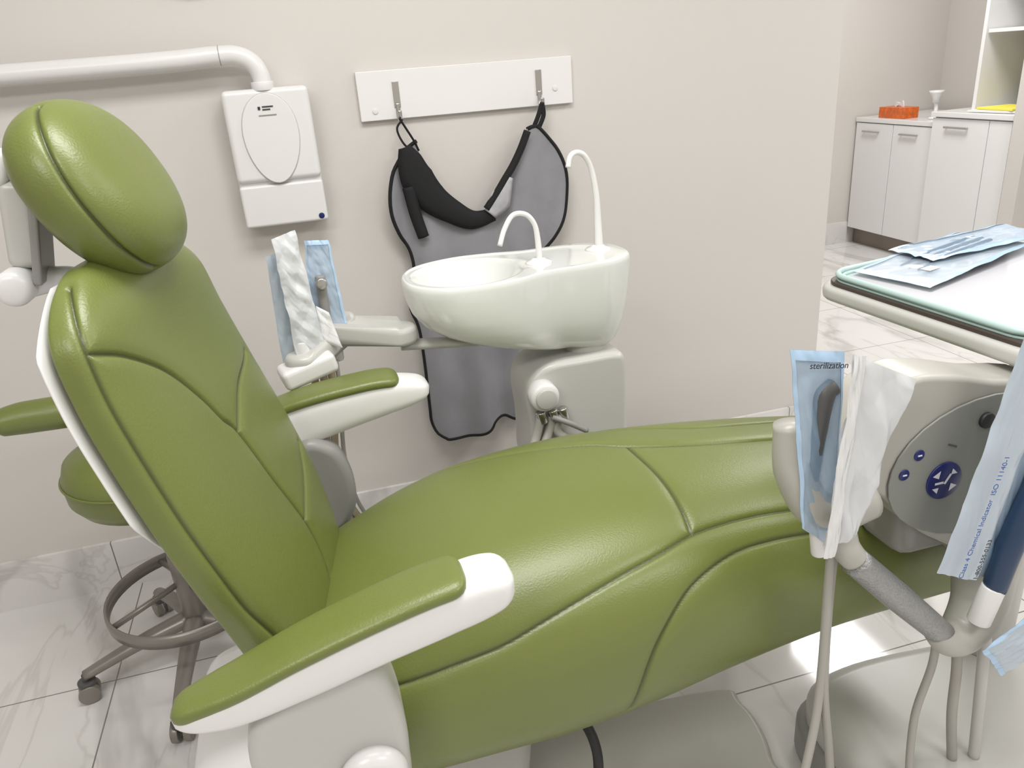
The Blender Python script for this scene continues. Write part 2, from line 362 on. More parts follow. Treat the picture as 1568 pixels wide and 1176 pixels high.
box('seat_frame',(.20,1.2,.31),(.46,.30,.08),BEIGE2,chair,bevel=.03,seg=5)
box('lift_column',(.15,1.22,.18),(.24,.20,.34),BEIGE2,chair,rot=(0,.12,0),bevel=.04,seg=5)
box('back_linkage_cover',(-.20,1.12,.42),(.22,.34,.18),WHITE2,chair,rot=(0,-.3,0),bevel=.06,seg=6)
plate('base_plate',[(-.05,.98,0.0),(.68,.98,0),(.77,1.05,0),(.79,1.2,0),(.70,1.27,0),(-.05,1.30,0),(-.15,1.2,0)],(0,0,1),.05,BEIGE,chair,bevel=.015)
tube('power_cable',[(.32,1.14,.32),(.365,1.05,.25),(.36,1.02,.15),(.31,1.0,.05)],.010,BLACKR,chair)
plate('utility_cover',[(.845,.66,0),(.84,.90,0),(.865,1.08,0),(.98,1.13,0),(1.2,1.12,0),(1.45,1.08,0),(1.48,.86,0),(1.45,.64,0),(1.1,.61,0)],(0,0,1),.175,BEIGE2,chair,bevel=.045,seg=8)
plate('utility_cover_shaded_side',[(.83,.65,0),(.825,.90,0),(.85,1.09,0),(.98,1.145,0),(1.2,1.135,0),(1.46,1.09,0),(1.49,.86,0),(1.46,.63,0),(1.1,.60,0)],(0,0,1),.10,GREY,chair,bevel=.02,seg=4)  # added grey sides; the cover's shaded side is put into their colour

# ---------------------------------------------------------------- assistant stool
sxc,syc=-.455,1.88
st=empty('assistant_stool',(sxc,syc,0))
lathe('seat',[(0.001,.672),(.10,.675),(.165,.668),(.192,.652),(.203,.62),(.20,.57),(.18,.54),(.05,.53),(.001,.53)],(sxc,syc,0),GREEN,st)
tube('seat_piping',[(sxc+.2045*math.cos(a),syc+.2045*math.sin(a),.615) for a in [i*math.pi/8 for i in range(16)]],.003,GREEN,st,closed=True,seg=8)
cyl('under_seat_plate',(sxc,syc,.50),(sxc,syc,.53),.09,DGREY,st)
cyl('gas_lift',(sxc,syc,.28),(sxc,syc,.50),.02,STEEL,st)
cyl('column',(sxc,syc,.10),(sxc,syc,.34),.032,STAND,st)
rp=[]
NR=64
for k in range(NR):
    a=2*math.pi*k/NR; rp.append([Vector((sxc+rr_*math.cos(a),syc+rr_*math.sin(a),zr)) for rr_,zr in((.198,.205),(.205,.203),(.207,.222),(.205,.240),(.198,.238),(.196,.222))])
vs=[p for l in rp for p in l]; fs=[(i*6+j,i*6+(j+1)%6,((i+1)%NR)*6+(j+1)%6,((i+1)%NR)*6+j) for i in range(NR) for j in range(6)]
mesh('foot_ring',vs,fs,STAND,st)
for i in range(4):
    a=i*math.pi/2+.5; tube('ring_spoke_%d'%i,[(sxc,syc,.26),(sxc+.20*math.cos(a),syc+.20*math.sin(a),.222)],.008,STAND,st,smoothc=False)
for i in range(5):
    a=math.radians(192+72*i); dx,dy=math.cos(a),math.sin(a)
    tube('leg_%d'%i,[(sxc+dx*.02,syc+dy*.02,.14),(sxc+dx*.15,syc+dy*.15,.115),(sxc+dx*.29,syc+dy*.29,.075)],[.028,.022,.016],STAND,st,flat=.8)
    cx,cy_=sxc+dx*.29,syc+dy*.29
    cyl('caster_stem_%d'%i,(cx,cy_,.04),(cx,cy_,.08),.008,DGREY,st)
    for sgn in(-1,1):
        cyl('caster_wheel_%d_%s'%(i,'a' if sgn<0 else 'b'),(cx-dy*.006*sgn,cy_+dx*.006*sgn,.026),(cx-dy*.024*sgn,cy_+dx*.024*sgn,.026),.026,STAND,st)
    cyl('caster_hood_%d'%i,(cx,cy_,.045),(cx,cy_,.06),.022,DGREY,st)
tube('torso_support',[(-.762,1.88,.772),(-.745,1.88,.772),(-.70,1.89,.772),(-.60,1.90,.768),(-.50,1.93,.76),(-.40,1.98,.755)],[.012,.032,.038,.040,.038,.02],GREEN,st,flat=1.0,seg=24)
tube('torso_support_post',[(-.455,1.88,.52),(-.30,1.98,.52),(-.27,2.02,.6),(-.30,2.02,.71),(-.42,1.98,.755)],.012,STAND,st)

# ---------------------------------------------------------------- wall mounted x-ray unit
xr=empty('wall_xray_unit',(-.04,WY,1.25))
box('backplate',(-.041,WY-.035,1.258),(.222,.07,.355),WHITE,xr,bevel=.012,seg=4)
box('lower_cover',(-.041,WY-.04,1.137),(.222,.08,.112),WHITE,xr,bevel=.008,seg=4)
box('upper_cover',(-.041,WY-.042,1.318),(.222,.084,.236),WHITE,xr,bevel=.014,seg=5)
ov=[(-.043+.071*math.cos(a)*(1.0+.12*math.sin(a)),WY-.084,1.310+.114*math.sin(a)) for a in [i*math.pi/12 for i in range(24)]]
plate('oval_panel',ov,(0,-1,0),.005,WHITE,xr,bevel=.002,per=2)
tube('oval_rim',ov,.0020,BEIGE2,xr,closed=True,seg=8,per=2)
box('logo_mark_a',(-.062,WY-.0905,1.388),(.006,.001,.008),INKD,xr,bevel=0)
for i,w_ in enumerate((.028,.02)):
    box('logo_text_%d'%i,(-.040-(.028-w_)/2,WY-.0905,1.391-.007*i),(w_,.001,.003),INKD,xr,bevel=0)
box('model_text',(-.043,WY-.0905,1.370),(.045,.001,.0022),GREY,xr,bevel=0)
cyl('indicator_badge',(.052,WY-.0795,1.095),(.052,WY-.0825,1.095),.008,BLUE,xr)
tube('arm',[(-2.2,2.27,1.495),(-1.2,2.27,1.508),(-.35,2.27,1.515),(-.145,2.27,1.521),(-.09,2.27,1.517),(-.057,2.27,1.497),(-.043,2.27,1.465),(-.043,2.27,1.43)],.0235,WHITE,xr,seg=28,per=6)
cyl('arm_collar',(-.043,2.27,1.43),(-.043,2.27,1.452),.029,WHITE,xr)
tube('arm_seam',[(-.135,2.27+.0240*math.cos(a),1.521+.0240*math.sin(a)) for a in [i*math.pi/6 for i in range(12)]],.0008,GREY,xr,closed=True,seg=6)
ck=empty('wall_clock',(-.17,WY,1.83))
cyl('case',(-.17,WY-.035,1.828),(-.17,WY,1.828),.15,DGREY,ck,bevel=.006,seg=48)
cyl('dial',(-.17,WY-.037,1.828),(-.17,WY-.034,1.828),.135,WHITE,ck,seg=48)
box('hour_hand',(-.15,WY-.039,1.848),(.07,.002,.008),INKD,ck,rot=(0,-.8,0),bevel=0)
box('minute_hand',(-.17,WY-.040,1.878),(.006,.002,.10),INKD,ck,bevel=0)

# ---------------------------------------------------------------- hook rack
hk=empty('coat_hook_rack',(.52,WY,1.39))
box('board',(.517,WY-.009,1.392),(.628,.018,.130),WHITE2,hk,bevel=.002)
for x_,z_ in((.245,1.352),(.777,1.372)): cyl('screw_cap_%d'%(x_*1000),(x_,WY-.018,z_),(x_,WY-.0205,z_),.008,WHITE,hk)
for i,(x_) in enumerate((.309,.727)):
    box('hook_plate_%d'%i,(x_,WY-.020,1.392),(.018,.004,.068),STEEL,hk,bevel=.001)
    tube('hook_%d'%i,[(x_,WY-.021,1.37),(x_,WY-.024,1.335),(x_,WY-.036,1.322),(x_,WY-.046,1.332),(x_,WY-.048,1.35)],.006,STEEL,hk,flat=.5)

# ---------------------------------------------------------------- lead apron
ap=empty('lead_apron',(.5,2.29,.8))
def A(x_,z_,dy=0): return Vector((x_*.983,2.29+dy,1.45+(z_-1.45)*.983))
top=[(.352,1.262),(.358,1.20),(.375,1.14),(.40,1.085),(.44,1.052),(.50,1.035),(.55,1.045),(.59,1.085),(.625,1.15),(.655,1.215),(.675,1.262)]
lef=[(.352,1.262),(.325,1.245),(.297,1.215),(.272,1.18),(.255,1.12),(.253,1.06),(.270,1.0),(.295,.95),(.300,.88),(.275,.80),(.282,.74),(.294,.70),(.297,.57),(.296,.42),(.297,.375),(.312,.332),(.343,.308)]
rig=[(.675,1.262),(.712,1.272),(.750,1.235),(.778,1.195),(.797,1.14),(.800,1.08),(.785,.995),(.745,.925),(.70,.87),(.70,.78),(.69,.70),(.68,.57),(.67,.42),(.665,.38),(.65,.35),(.63,.335),(.61,.33)]
bot=[(.343,.308),(.40,.300),(.456,.300),(.49,.312),(.51,.335),(.545,.348),(.575,.335),(.61,.33)]
def rs(c,n):
    p=cr([Vector((q[0],q[1],0)) for q in c],10); d=[0]
    for i in range(1,len(p)): d.append(d[-1]+(p[i]-p[i-1]).length)
    s_=np.linspace(0,d[-1],n); return np.stack([np.interp(s_,d,[q.x for q in p]),np.interp(s_,d,[q.y for q in p])],-1)
NU,NV=70,110
T=rs(top,NU); B=rs(bot,NU); Lf=rs(lef,NV); Rg=rs(rig,NV)
vs=[]
for j in range(NV):
    v=j/(NV-1)
    for i in range(NU):
        u=i/(NU-1)
        p=(1-v)*T[i]+v*B[i]+(1-u)*Lf[j]+u*Rg[j]-((1-u)*(1-v)*T[0]+u*(1-v)*T[-1]+(1-u)*v*B[0]+u*v*B[-1])
        dy=.011*math.sin(p[0]*46+2*math.sin(p[1]*3))*min(1,2*v+.3)+.008*noise.noise(Vector((p[0]*14,p[1]*6,0)))-.012
        vs.append(A(p[0],p[1],dy))
fs=[(j*NU+i,j*NU+i+1,(j+1)*NU+i+1,(j+1)*NU+i) for j in range(NV-1) for i in range(NU-1)]
o=mesh('apron_panel',vs,fs,APRON,ap); sd=o.modifiers.new('so','SOLIDIFY'); sd.thickness=.006; sd.offset=0
g=lambda i,j: vs[j*NU+i]
edge=[g(0,j) for j in range(0,NV,3)]+[g(i,NV-1) for i in range(0,NU,3)]+[g(NU-1,j) for j in range(NV-1,-1,-3)]
tube('edge_binding',edge,.0078,BLACK,ap,seg=8,per=2,flat=.7)
def band(name,cl,wd,mt,dy=-.012):
    n=len(cl); vv=[]
    c=cr([Vector((q[0],q[1],0)) for q in cl],8); wds=np.interp(np.linspace(0,n-1,len(c)),range(n),wd)
    for i,p in enumerate(c):
        t_=(c[min(i+1,len(c)-1)]-c[max(i-1,0)]).normalized(); nrm_=Vector((-t_.y,t_.x,0))
        a_=p+nrm_*wds[i]; b_=p-nrm_*wds[i]
        for k in range(5):
            q=a_.lerp(b_,k/4); vv.append(A(q.x,q.y,dy-.008*math.sin(math.pi*k/4)))
    ff=[(i*5+k,i*5+k+1,(i+1)*5+k+1,(i+1)*5+k) for i in range(len(c)-1) for k in range(4)]
    o=mesh(name,vv,ff,mt,ap); m_=o.modifiers.new('so','SOLIDIFY'); m_.thickness=.006; return o
band('collar_left',[(.312,1.250),(.322,1.215),(.338,1.16),(.375,1.10),(.43,1.055),(.49,1.022),(.560,1.030)],[.014,.034,.048,.044,.034,.026,.016],BLACK,dy=-.026)
band('collar_right_lining',[(.545,1.035),(.578,1.072),(.615,1.135)],[.018,.034,.006],LINING,dy=-.034)
band('collar_right_trim',[(.535,1.050),(.568,1.09),(.598,1.13),(.628,1.17),(.655,1.215),(.678,1.262)],[.006]*6,BLACK,dy=-.036)
band('collar_tab',[(.308,1.14),(.320,1.06),(.336,.99)],[.014,.014,.013],BLACK,dy=-.034)
tube('hanging_strap_left',[A(.318,1.325,-.016),A(.300,1.30,-.014),A(.312,1.262,-.012),A(.335,1.235,-.012)],.006,BLACK,ap,flat=.5)
tube('hanging_strap_left_b',[A(.310,1.328,-.016),A(.325,1.30,-.014),A(.345,1.262,-.012),A(.355,1.235,-.012)],.006,BLACK,ap,flat=.5)
tube('hanging_strap_right',[A(.735,1.335,-.016),A(.722,1.30,-.014),A(.705,1.265,-.012)],.007,BLACK,ap,flat=.5)
tube('hanging_strap_right_b',[A(.735,1.335,-.016),A(.738,1.30,-.014),A(.722,1.265,-.012)],.007,BLACK,ap,flat=.5)

# ---------------------------------------------------------------- cuspidor
cu=empty('cuspidor',(.6,1.76,0))
ol=[(.193,1.74),(.208,1.66),(.265,1.605),(.345,1.59),(.43,1.60),(.52,1.635),(.60,1.64),(.68,1.65),(.735,1.69),(.748,1.75),(.73,1.82),(.67,1.86),(.59,1.865),(.52,1.865),(.43,1.885),(.34,1.89),(.255,1.86),(.208,1.81)]
oc=cr([Vector((a,b,0)) for a,b in ol],9,True); NO=len(oc)
def ring(sc,cx,cy,z_,tilt=0):
    return [Vector((cx+(p.x-cx)*sc,cy+(p.y-cy)*sc,z_-tilt*(cx+(p.x-cx)*sc-.3))) for p in oc]
bx,by=.345,1.74
L=[]
for sc,cx,z_,ti in((.30,.63,.845,.18),(.40,.63,.845,.18),(.50,.62,.847,.18),(.62,.61,.853,.17),(.74,.60,.862,.15),(.84,.58,.877,.12),(.91,.56,.897,.09),(.96,.54,.925,.05),(.985,.52,.955,.02),(.998,.50,.985,0),(1.0,.48,.998,0),(.993,.48,1.008,0),(.975,.48,1.012,0)):
    L.append(ring(sc,cx,1.745,z_,ti))
rim=L[-1]
def bowl_r(dx,dy):
    return 1/math.sqrt((dx/.132)**2+(dy/.128)**2)
prm=[]
for p in rim:
    dx,dy=p.x-bx,p.y-by; D=math.hypot(dx,dy); rb=min(bowl_r(dx/D,dy/D),D-.006); prm.append((dx/D,dy/D,D,rb))
for k in range(1,9):
    L.append([Vector((bx+ux*(D+(rb-D)*k/8),by+uy*(D+(rb-D)*k/8),1.012-.004*min(1,k/2))) for ux,uy,D,rb in prm])
for k in range(1,23):
    q=1-k/22.5; sm=1-q; dep=.085*(1-(1-min(1,sm*1.35))**2.2)
    L.append([Vector((bx+ux*rb*q,by+uy*rb*q,1.008-dep)) for ux,uy,D,rb in prm])
loft('bowl_body',L,CERAM,cu,cap=True)
lathe('drain',[(.001,.004),(.016,.004),(.02,.002),(.02,-.002),(.001,-.002)],(bx,by,.924),STEEL,cu)
for nm,c in(('rinse_spout_base',(.52,1.73,1.006)),('bowl_spout_base',(.69,1.78,1.006))):
    lathe(nm,[(.001,.014),(.014,.014),(.018,.010),(.030,.006),(.034,0),(.001,0)],c,WHITE2,cu)
tube('rinse_spout',[(.522,1.73,1.01),(.521,1.73,1.06),(.515,1.73,1.10),(.495,1.73,1.125),(.465,1.73,1.127),(.440,1.72,1.10),(.423,1.71,1.065)],[.008,.007,.006,.006,.006,.006,.006],WHITE2,cu)
tube('bowl_spout',[(.693,1.78,1.01),(.692,1.78,1.08),(.690,1.78,1.14),(.680,1.78,1.20),(.662,1.775,1.235),(.64,1.77,1.246),(.622,1.765,1.238),(.614,1.76,1.215)],[.011,.009,.0075,.0065,.0065,.0065,.0065,.0065],WHITE2,cu)
cyl('swivel_neck',(.635,1.745,.755),(.635,1.745,.80),.055,BEIGE2,cu)
plate('support_housing',[(.48,1.66,.40),(.455,1.66,.62),(.45,1.66,.70),(.465,1.66,.745),(.51,1.66,.772),(.60,1.66,.775),(.68,1.66,.775),(.708,1.66,.76),(.712,1.66,.70),(.712,1.66,.55),(.712,1.66,.40)],(0,1,0),.17,BEIGE2,cu,bevel=.02,seg=5,per=4)
cyl('support_column',(.60,1.745,.0),(.60,1.745,.42),.09,BEIGE2,cu)
box('support_foot',(.60,1.70,.02),(.30,.30,.04),BEIGE,cu,bevel=.01)
cyl('valve_knob',(.485,1.62,.705),(.485,1.67,.705),.036,WHITE,cu,bevel=.008)
cyl('valve_cap',(.485,1.612,.705),(.485,1.622,.705),.026,BEIGE2,cu,bevel=.003)
for i,(xa,xb) in enumerate(((.48,.425),(.51,.45),(.535,.60))):
    cyl('hose_coupling_%d'%i,(xa,1.64,.635),(xa-.006,1.64,.665),.013,STEEL,cu)
    tube('waste_hose_%d'%i,[(xa-.005,1.64,.65),(xa-.02,1.64,.60),(xb,1.62,.53),(xb-.03,1.62,.40),(xb,1.62,.2),(xb+.05,1.66,.05)],.011,HOSE,cu)
tube('valve_lever',[(.50,1.63,.65),(.54,1.62,.63),(.585,1.62,.60)],.007,GREY,cu)

# ---------------------------------------------------------------- assistant instrument arm
asn=empty('assistant_instrument_arm',(.1,1.72,.9))
tube('arm_link_rear',[(.60,1.74,.825),(.45,1.73,.835),(.33,1.72,.845),(.17,1.72,.862)],.022,BEIGE2,asn,flat=.55,seg=24)
def pill(name,a,b,r,th_,mt,par,bevel=.008):
    a=Vector(a);b=Vector(b);d=(b-a);d2=Vector((d.x,d.y,0)).normalized(); s_=Vector((-d2.y,d2.x,0)); pts=[]
    for k in range(13):
        an=-math.pi/2+math.pi*k/12; pts.append(b+d2*r*math.cos(an)+s_*r*math.sin(an))
    for k in range(13):
        an=math.pi/2+math.pi*k/12; pts.append(a+d2*r*math.cos(an)+s_*r*math.sin(an))
    return plate(name,pts,(0,0,1),th_,mt,par,bevel=bevel,smoothc=False)
pill('arm_link_front',(.035,1.72,.905),(.165,1.70,.875),.044,.042,BEIGE2,asn,bevel=.012)
pill('holder_block',(-.050,1.64,.860),(.04,1.75,.900),.040,.048,BEIGE2,asn,bevel=.014)
box('holder_front',(-.045,1.635,.872),(.12,.075,.045),WHITE,asn,rot=(0,-.2,.2),bevel=.012)
for i,(x_,y_) in enumerate(((-.05,1.64),(-.012,1.68),(.02,1.72))):
    cyl('holder_socket_%d'%i,(x_,y_,.85),(x_+.002,y_,.935),.017,WHITE,asn,bevel=.004)
for i,(x0,x1,mt_) in enumerate(((-.035,-.055,HOSET),(-.015,-.038,HOSET),(.003,-.020,HOSET),(.018,.0,HOSE))):
    tube('hose_%d'%i,[(x0,1.69,.86),(x0-.003,1.69,.78),(x1,1.69,.60),(x1+.03,1.70,.44),(x1+.14,1.72,.30),(x1+.3,1.73,.22),(.55,1.74,.25)],.0085 if i<3 else .005,mt_,asn)
def pouch(name,TL,TR,BL,BR,mt,par,cr_=.003,th_=.005,nu=34,nv=60,seed=0,pinch=0,backmat=None,bend=0,seal=True,fold=False):
    """sterilisation pouch: paper backing, bulging translucent film, heat-sealed margin; fold = creased paper"""
    TL,TR,BL,BR=map(Vector,(TL,TR,BL,BR)); n=((TR-TL).cross(BL-TL)).normalized()
    if n.dot(Vector((0,-1,.4)))<0: n=-n
    ux=(TR-TL).normalized(); rnd=random.Random(seed)
    if fold: nu,nv=60,120
    asp=(BL-TL).length/(TR-TL).length
    folds=[(rnd.uniform(-1.2,1.2),rnd.uniform(.8,3.2),rnd.random(),rnd.uniform(.4,1)) for _ in range(7)]
    def P_(u,v,sg,lift=0):
        uu=.5+(u-.5)*(1-pinch*v*v*.6)
        p=TL.lerp(TR,uu).lerp(BL.lerp(BR,uu),v)
        f=max(0,(1-abs(2*u-1)**4))*max(0,(1-abs(2*v-1)**8))
        if fold:
            wu=u+.10*noise.noise(Vector((u*2,v*3,seed))); wv=v+.05*noise.noise(Vector((u*3,v*3,seed+9)))
            h=0
            for ang,fr_,ph,am in folds:
                q=(wu*math.cos(ang)+wv*asp*math.sin(ang))*fr_*.75+ph; q=q-math.floor(q); h+=am*(abs(2*q-1)-.5)
            return p+n*(sg*th_*f+cr_*h+lift)+ux*(.25*cr_*h)
        k=abs(noise.noise(Vector((u*2.2+v*1.3+seed,v*3.5-u,seed))))
        k2=abs(noise.noise(Vector((u*5-v*4+seed,v*7,3+seed))))
        a=(k*2.2-.5)+(k2*1.0-.2)
        e_=noise.noise(Vector((v*5,seed,u*4)))*.003
        return p+n*(sg*th_*f+cr_*a+bend*math.sin(math.pi*v)+lift)+ux*e_
    def sheet(nm,sg,m_,u0=0,u1=1,v0=0,v1=1,lift=0,nu=nu,nv=nv):
        vs=[P_(u0+(u1-u0)*i/(nu-1),v0+(v1-v0)*j/(nv-1),sg,lift) for j in range(nv) for i in range(nu)]
        fs=[(j*nu+i,j*nu+i+1,(j+1)*nu+i+1,(j+1)*nu+i) for j in range(nv-1) for i in range(nu-1)]
        return mesh(nm,vs,fs,m_,par)
    sheet(name+'_film',1,mt); sheet(name+'_backing',-.6,backmat or PAPER)
    if seal and not fold:
        sheet(name+'_seal_left',1,SEAL,0,.07,0,1,.0006,nu=4); sheet(name+'_seal_right',1,SEAL,.93,1,0,1,.0006,nu=4)
        sheet(name+'_seal_end',1,SEAL,0,1,.0,.05,.0006,nv=6)
pouch('suction_pouch',(-.068,1.625,1.158),(-.020,1.645,1.168),(-.062,1.625,.895),(.0,1.645,.905),PAPERT,asn,seed=16,cr_=.0028,fold=True,backmat=FILML)
pouch('suction_pouch_blue',(-.086,1.645,1.12),(-.048,1.655,1.13),(-.096,1.655,.870),(-.035,1.655,.875),FILML,asn,seed=7,seal=False)
pouch('suction_pouch_small',(-.005,1.66,1.0),(.02,1.665,.98),(-.01,1.65,.92),(.035,1.655,.90),PAPER,asn,seed=9,cr_=.002,fold=True)
pouch('syringe_pouch',(-.006,1.72,1.130),(.045,1.72,1.125),(-.02,1.70,.93),(.055,1.70,.94),FILM,asn,seed=5)
cyl('syringe_head',(.014,1.698,1.055),(.012,1.69,.93),.011,GREY,asn)
cyl('syringe_button',(.014,1.69,1.04),(.015,1.672,1.042),.012,STEEL,asn)

# ---------------------------------------------------------------- delivery unit (right)
du=empty('dental_delivery_unit',(1.15,.95,0))
yf=.85
body=[(.813,yf,.985),(.88,yf,.978),(.964,yf,.955),(1.10,yf,.92),(1.18,yf,.80),(1.16,yf,.66),(1.084,yf,.585),(1.02,yf,.585),(.975,yf,.63),(.93,yf,.665),(.87,yf,.705),(.822,yf,.75),(.79,yf,.785),(.765,yf,.80),(.735,yf,.792),(.715,yf,.765),(.69,yf,.745),(.672,yf,.77),(.665,yf,.82),(.69,yf,.89),(.75,yf,.96)]
plate('control_head',body,(0,1,0),.09,BEIGE,du,bevel=.025,seg=7,per=4)
oe=[(.962+.175*math.cos(a)*1.0,yf-.001,.815+.120*math.sin(a)) for a in [i*math.pi/16 for i in range(32)]]
plate('control_panel',oe,(0,-1,0),.004,PANEL,du,bevel=.002,per=1)
cyl('joystick_pad',(.888,yf-.005,.803),(.888,yf-.008,.803),.032,BLUE,du,bevel=.001)
def tri(name,pts): 
    mesh(name,[(.888+a,yf-.0085,.803+b) for a,b in pts],[tuple(range(len(pts)))],TRAYP,du,smooth=False)
tri('joystick_arrow_a',[(-.024,.012),(-.010,.020),(-.012,.006)]); tri('joystick_arrow_b',[(.024,-.012),(.010,-.020),(.012,-.006)])
tri('joystick_arrow_c',[(.012,.020),(.022,.010),(.010,.010)]); tri('joystick_arrow_d',[(-.012,-.020),(-.022,-.010),(-.010,-.010)])
tri('joystick_chair_a',[(-.018,-.004),(-.002,-.004),(-.002,-.0),(-.018,.0)]); tri('joystick_chair_b',[(-.002,-.004),(.008,.012),(.012,.010),(.002,-.006)])
for i,(x_,z_) in enumerate(((.835,.858),(.812,.829))):
    cyl('panel_button_%d'%i,(x_,yf-.005,z_),(x_,yf-.007,z_),.0092,BLUE,du,bevel=.001)
    box('panel_button_mark_%d'%i,(x_,yf-.0075,z_),(.007,.001,.002),TRAYP,du,bevel=0)
box('panel_label',(.895,yf-.0055,.862),(.018,.001,.003),DGREY,du,rot=(0,.4,0),bevel=0)
cyl('panel_knob',(.95,yf-.004,.895),(.95,yf-.012,.895),.013,BLACKR,du)
tube('holder_bar',[(.615,.86,.95),(.622,.85,.88),(.65,.84,.82),(.69,.84,.795),(.75,.85,.80)],[.022,.030,.032,.030,.034],BEIGE,du,seg=24)
for i,(x_,z_) in enumerate(((.635,.93),(.69,.90),(.75,.94))):
    cyl('instrument_socket_%d'%i,(x_,.850,z_-.04),(x_+.01,.860,z_+.0),.019,BEIGE2,du,bevel=.004)
tube('handle_arm_upper',[(.700,.86,.80),(.695,.84,.775),(.698,.82,.745),(.712,.81,.722)],[.034,.028,.022,.02],BEIGE,du,seg=20)
tube('handle_grip',[(.708,.81,.725),(.80,.81,.630),(.90,.81,.528)],[.022,.0235,.021],SPARK,du,seg=28)
tube('handle_arm_lower',[(.885,.81,.538),(.915,.81,.512),(.955,.82,.510),(.995,.835,.545),(1.01,.85,.60),(1.02,.86,.66)],[.020,.028,.036,.044,.05,.06],BEIGE,du,seg=28)
box('under_body',(1.0,.93,.70),(.30,.12,.12),GREY,du,bevel=.03,seg=4)
def T2(a,b,z_):
    e1=Vector((.985,.17,0)); e2=Vector((.06,-.998,0)); return Vector((.995,1.345,z_))+e1*a+e2*b
def rr(a0,a1,b0,b1,r,z_):
    out=[]
    for (ca,cb,s0) in((a1-r,b0+r,-90),(a1-r,b1-r,0),(a0+r,b1-r,90),(a0+r,b0+r,180)):
        for k in range(7):
            an=math.radians(s0+15*k); out.append(T2(ca+r*math.cos(an),cb+r*math.sin(an),z_))
    return out
plate('tray_holder',rr(0,.62,0,.52,.05,.955),(0,0,1),.03,BEIGE2,du,bevel=.01,smoothc=False)
plate('tray_holder_seal',rr(.012,.60,.012,.50,.045,.985),(0,0,1),.008,BROWN,du,bevel=.002,smoothc=False)
box('tray_support_arm',(1.28,1.08,.90),(.10,.30,.10),BEIGE2,du,bevel=.03,seg=4)
cyl('support_post',(1.30,1.06,.17),(1.30,1.06,.95),.05,BEIGE2,du,bevel=.01)
box('post_arm',(1.20,.98,.84),(.22,.10,.08),BEIGE2,du,bevel=.02)
hs=[([(.69,.84,.79),(.697,.845,.65),(.705,.85,.45),(.69,.84,.33),(.66,.83,.22),(.60,.83,.12)],.0075,HOSE),
    ([(.70,.84,.79),(.704,.85,.65),(.712,.85,.45),(.735,.85,.30),(.76,.85,.15),(.80,.86,.06)],.0075,HOSE),
    ([(.93,.85,.52),(.935,.85,.42),(.915,.85,.30),(.895,.82,.18),(.88,.78,.16)],.007,HOSE),
    ([(.965,.85,.52),(.99,.85,.40),(1.0,.85,.28),(1.01,.84,.17)],.009,HOSE),
    ([(1.02,.84,.56),(1.035,.84,.42),(1.05,.84,.28),(1.05,.83,.17)],.010,BEIGE2)]
for i,(p_,r_,m_) in enumerate(hs): tube('handpiece_hose_%d'%i,p_,r_,m_,du)
pouch('syringe_pouch_blue',(.588,.83,1.075),(.672,.83,1.058),(.617,.815,.80),(.675,.815,.75),FILM,du,seed=11)
pouch('syringe_pouch_paper',(.654,.79,1.070),(.756,.79,1.018),(.640,.79,.775),(.692,.79,.785),PAPERT,du,seed=16,cr_=.0048,th_=.006,fold=True,backmat=PAPER)
pouch('syringe_pouch_strip',(.650,.782,1.072),(.668,.782,1.068),(.632,.782,.765),(.652,.782,.762),PAPER,du,seed=17,seal=False,th_=.002)
cyl('syringe_pouch_tip',(.655,.83,.78),(.662,.83,.735),.012,WHITE,du)
tube('syringe_body',[(.660,.829,1.01),(.645,.829,1.0),(.640,.829,.94),(.636,.829,.87)],[.012,.015,.012,.010],DGREY,du)
pouch('handpiece_pouch_long',(.922,.78,1.065),(1.000,.78,1.095),(.838,.78,.685),(.918,.78,.650),FILML,du,seed=21,cr_=.003,seal=False)
pouch('handpiece_pouch_rear',(.975,.80,1.00),(1.04,.80,1.03),(.935,.80,.64),(.995,.80,.62),FILM,du,seed=25)
tube('handpiece_body',[(1.02,.785,.90),(1.0,.785,.80),(.975,.785,.70),(.962,.785,.62)],[.012,.018,.021,.018],NAVYG,du)
cyl('handpiece_sleeve',(.960,.785,.625),(.948,.79,.555),.018,WHITE,du)
pouch('handpiece_pouch_low',(.935,.76,.520),(1.05,.76,.60),(.985,.76,.455),(1.10,.76,.49),FILML,du,seed=31,cr_=.004)
def label(body,loc,size,rotm,mt,par,name):
    c=bpy.data.curves.new(name,'FONT'); c.body=body; c.size=size; c.extrude=.0002; c.materials.append(mt)
    o=bpy.data.objects.new(name,c); S.collection.objects.link(o); o.matrix_world=Matrix.Translation(loc)@rotm.to_4x4(); 
    o.parent=par; o.matrix_parent_inverse=Matrix.Translation(-Vector(par.location)); return o
fr=Euler((math.pi/2,0,0)).to_matrix()
label('sterilization',(.610,.818,1.048),.013,Matrix.Rotation(.15,3,'Y')@fr,INKD,du,'pouch_print_a')
label('Class 4 Chemical Indicator  ISO 11140-1',(.874,.768,.675),.0125,Matrix.Rotation(math.radians(-77),3,'Y')@fr,INK,du,'pouch_print_b')
label('1-800-555-0133',(.902,.768,.665),.011,Matrix.Rotation(math.radians(-77),3,'Y')@fr,INKD,du,'pouch_print_c')

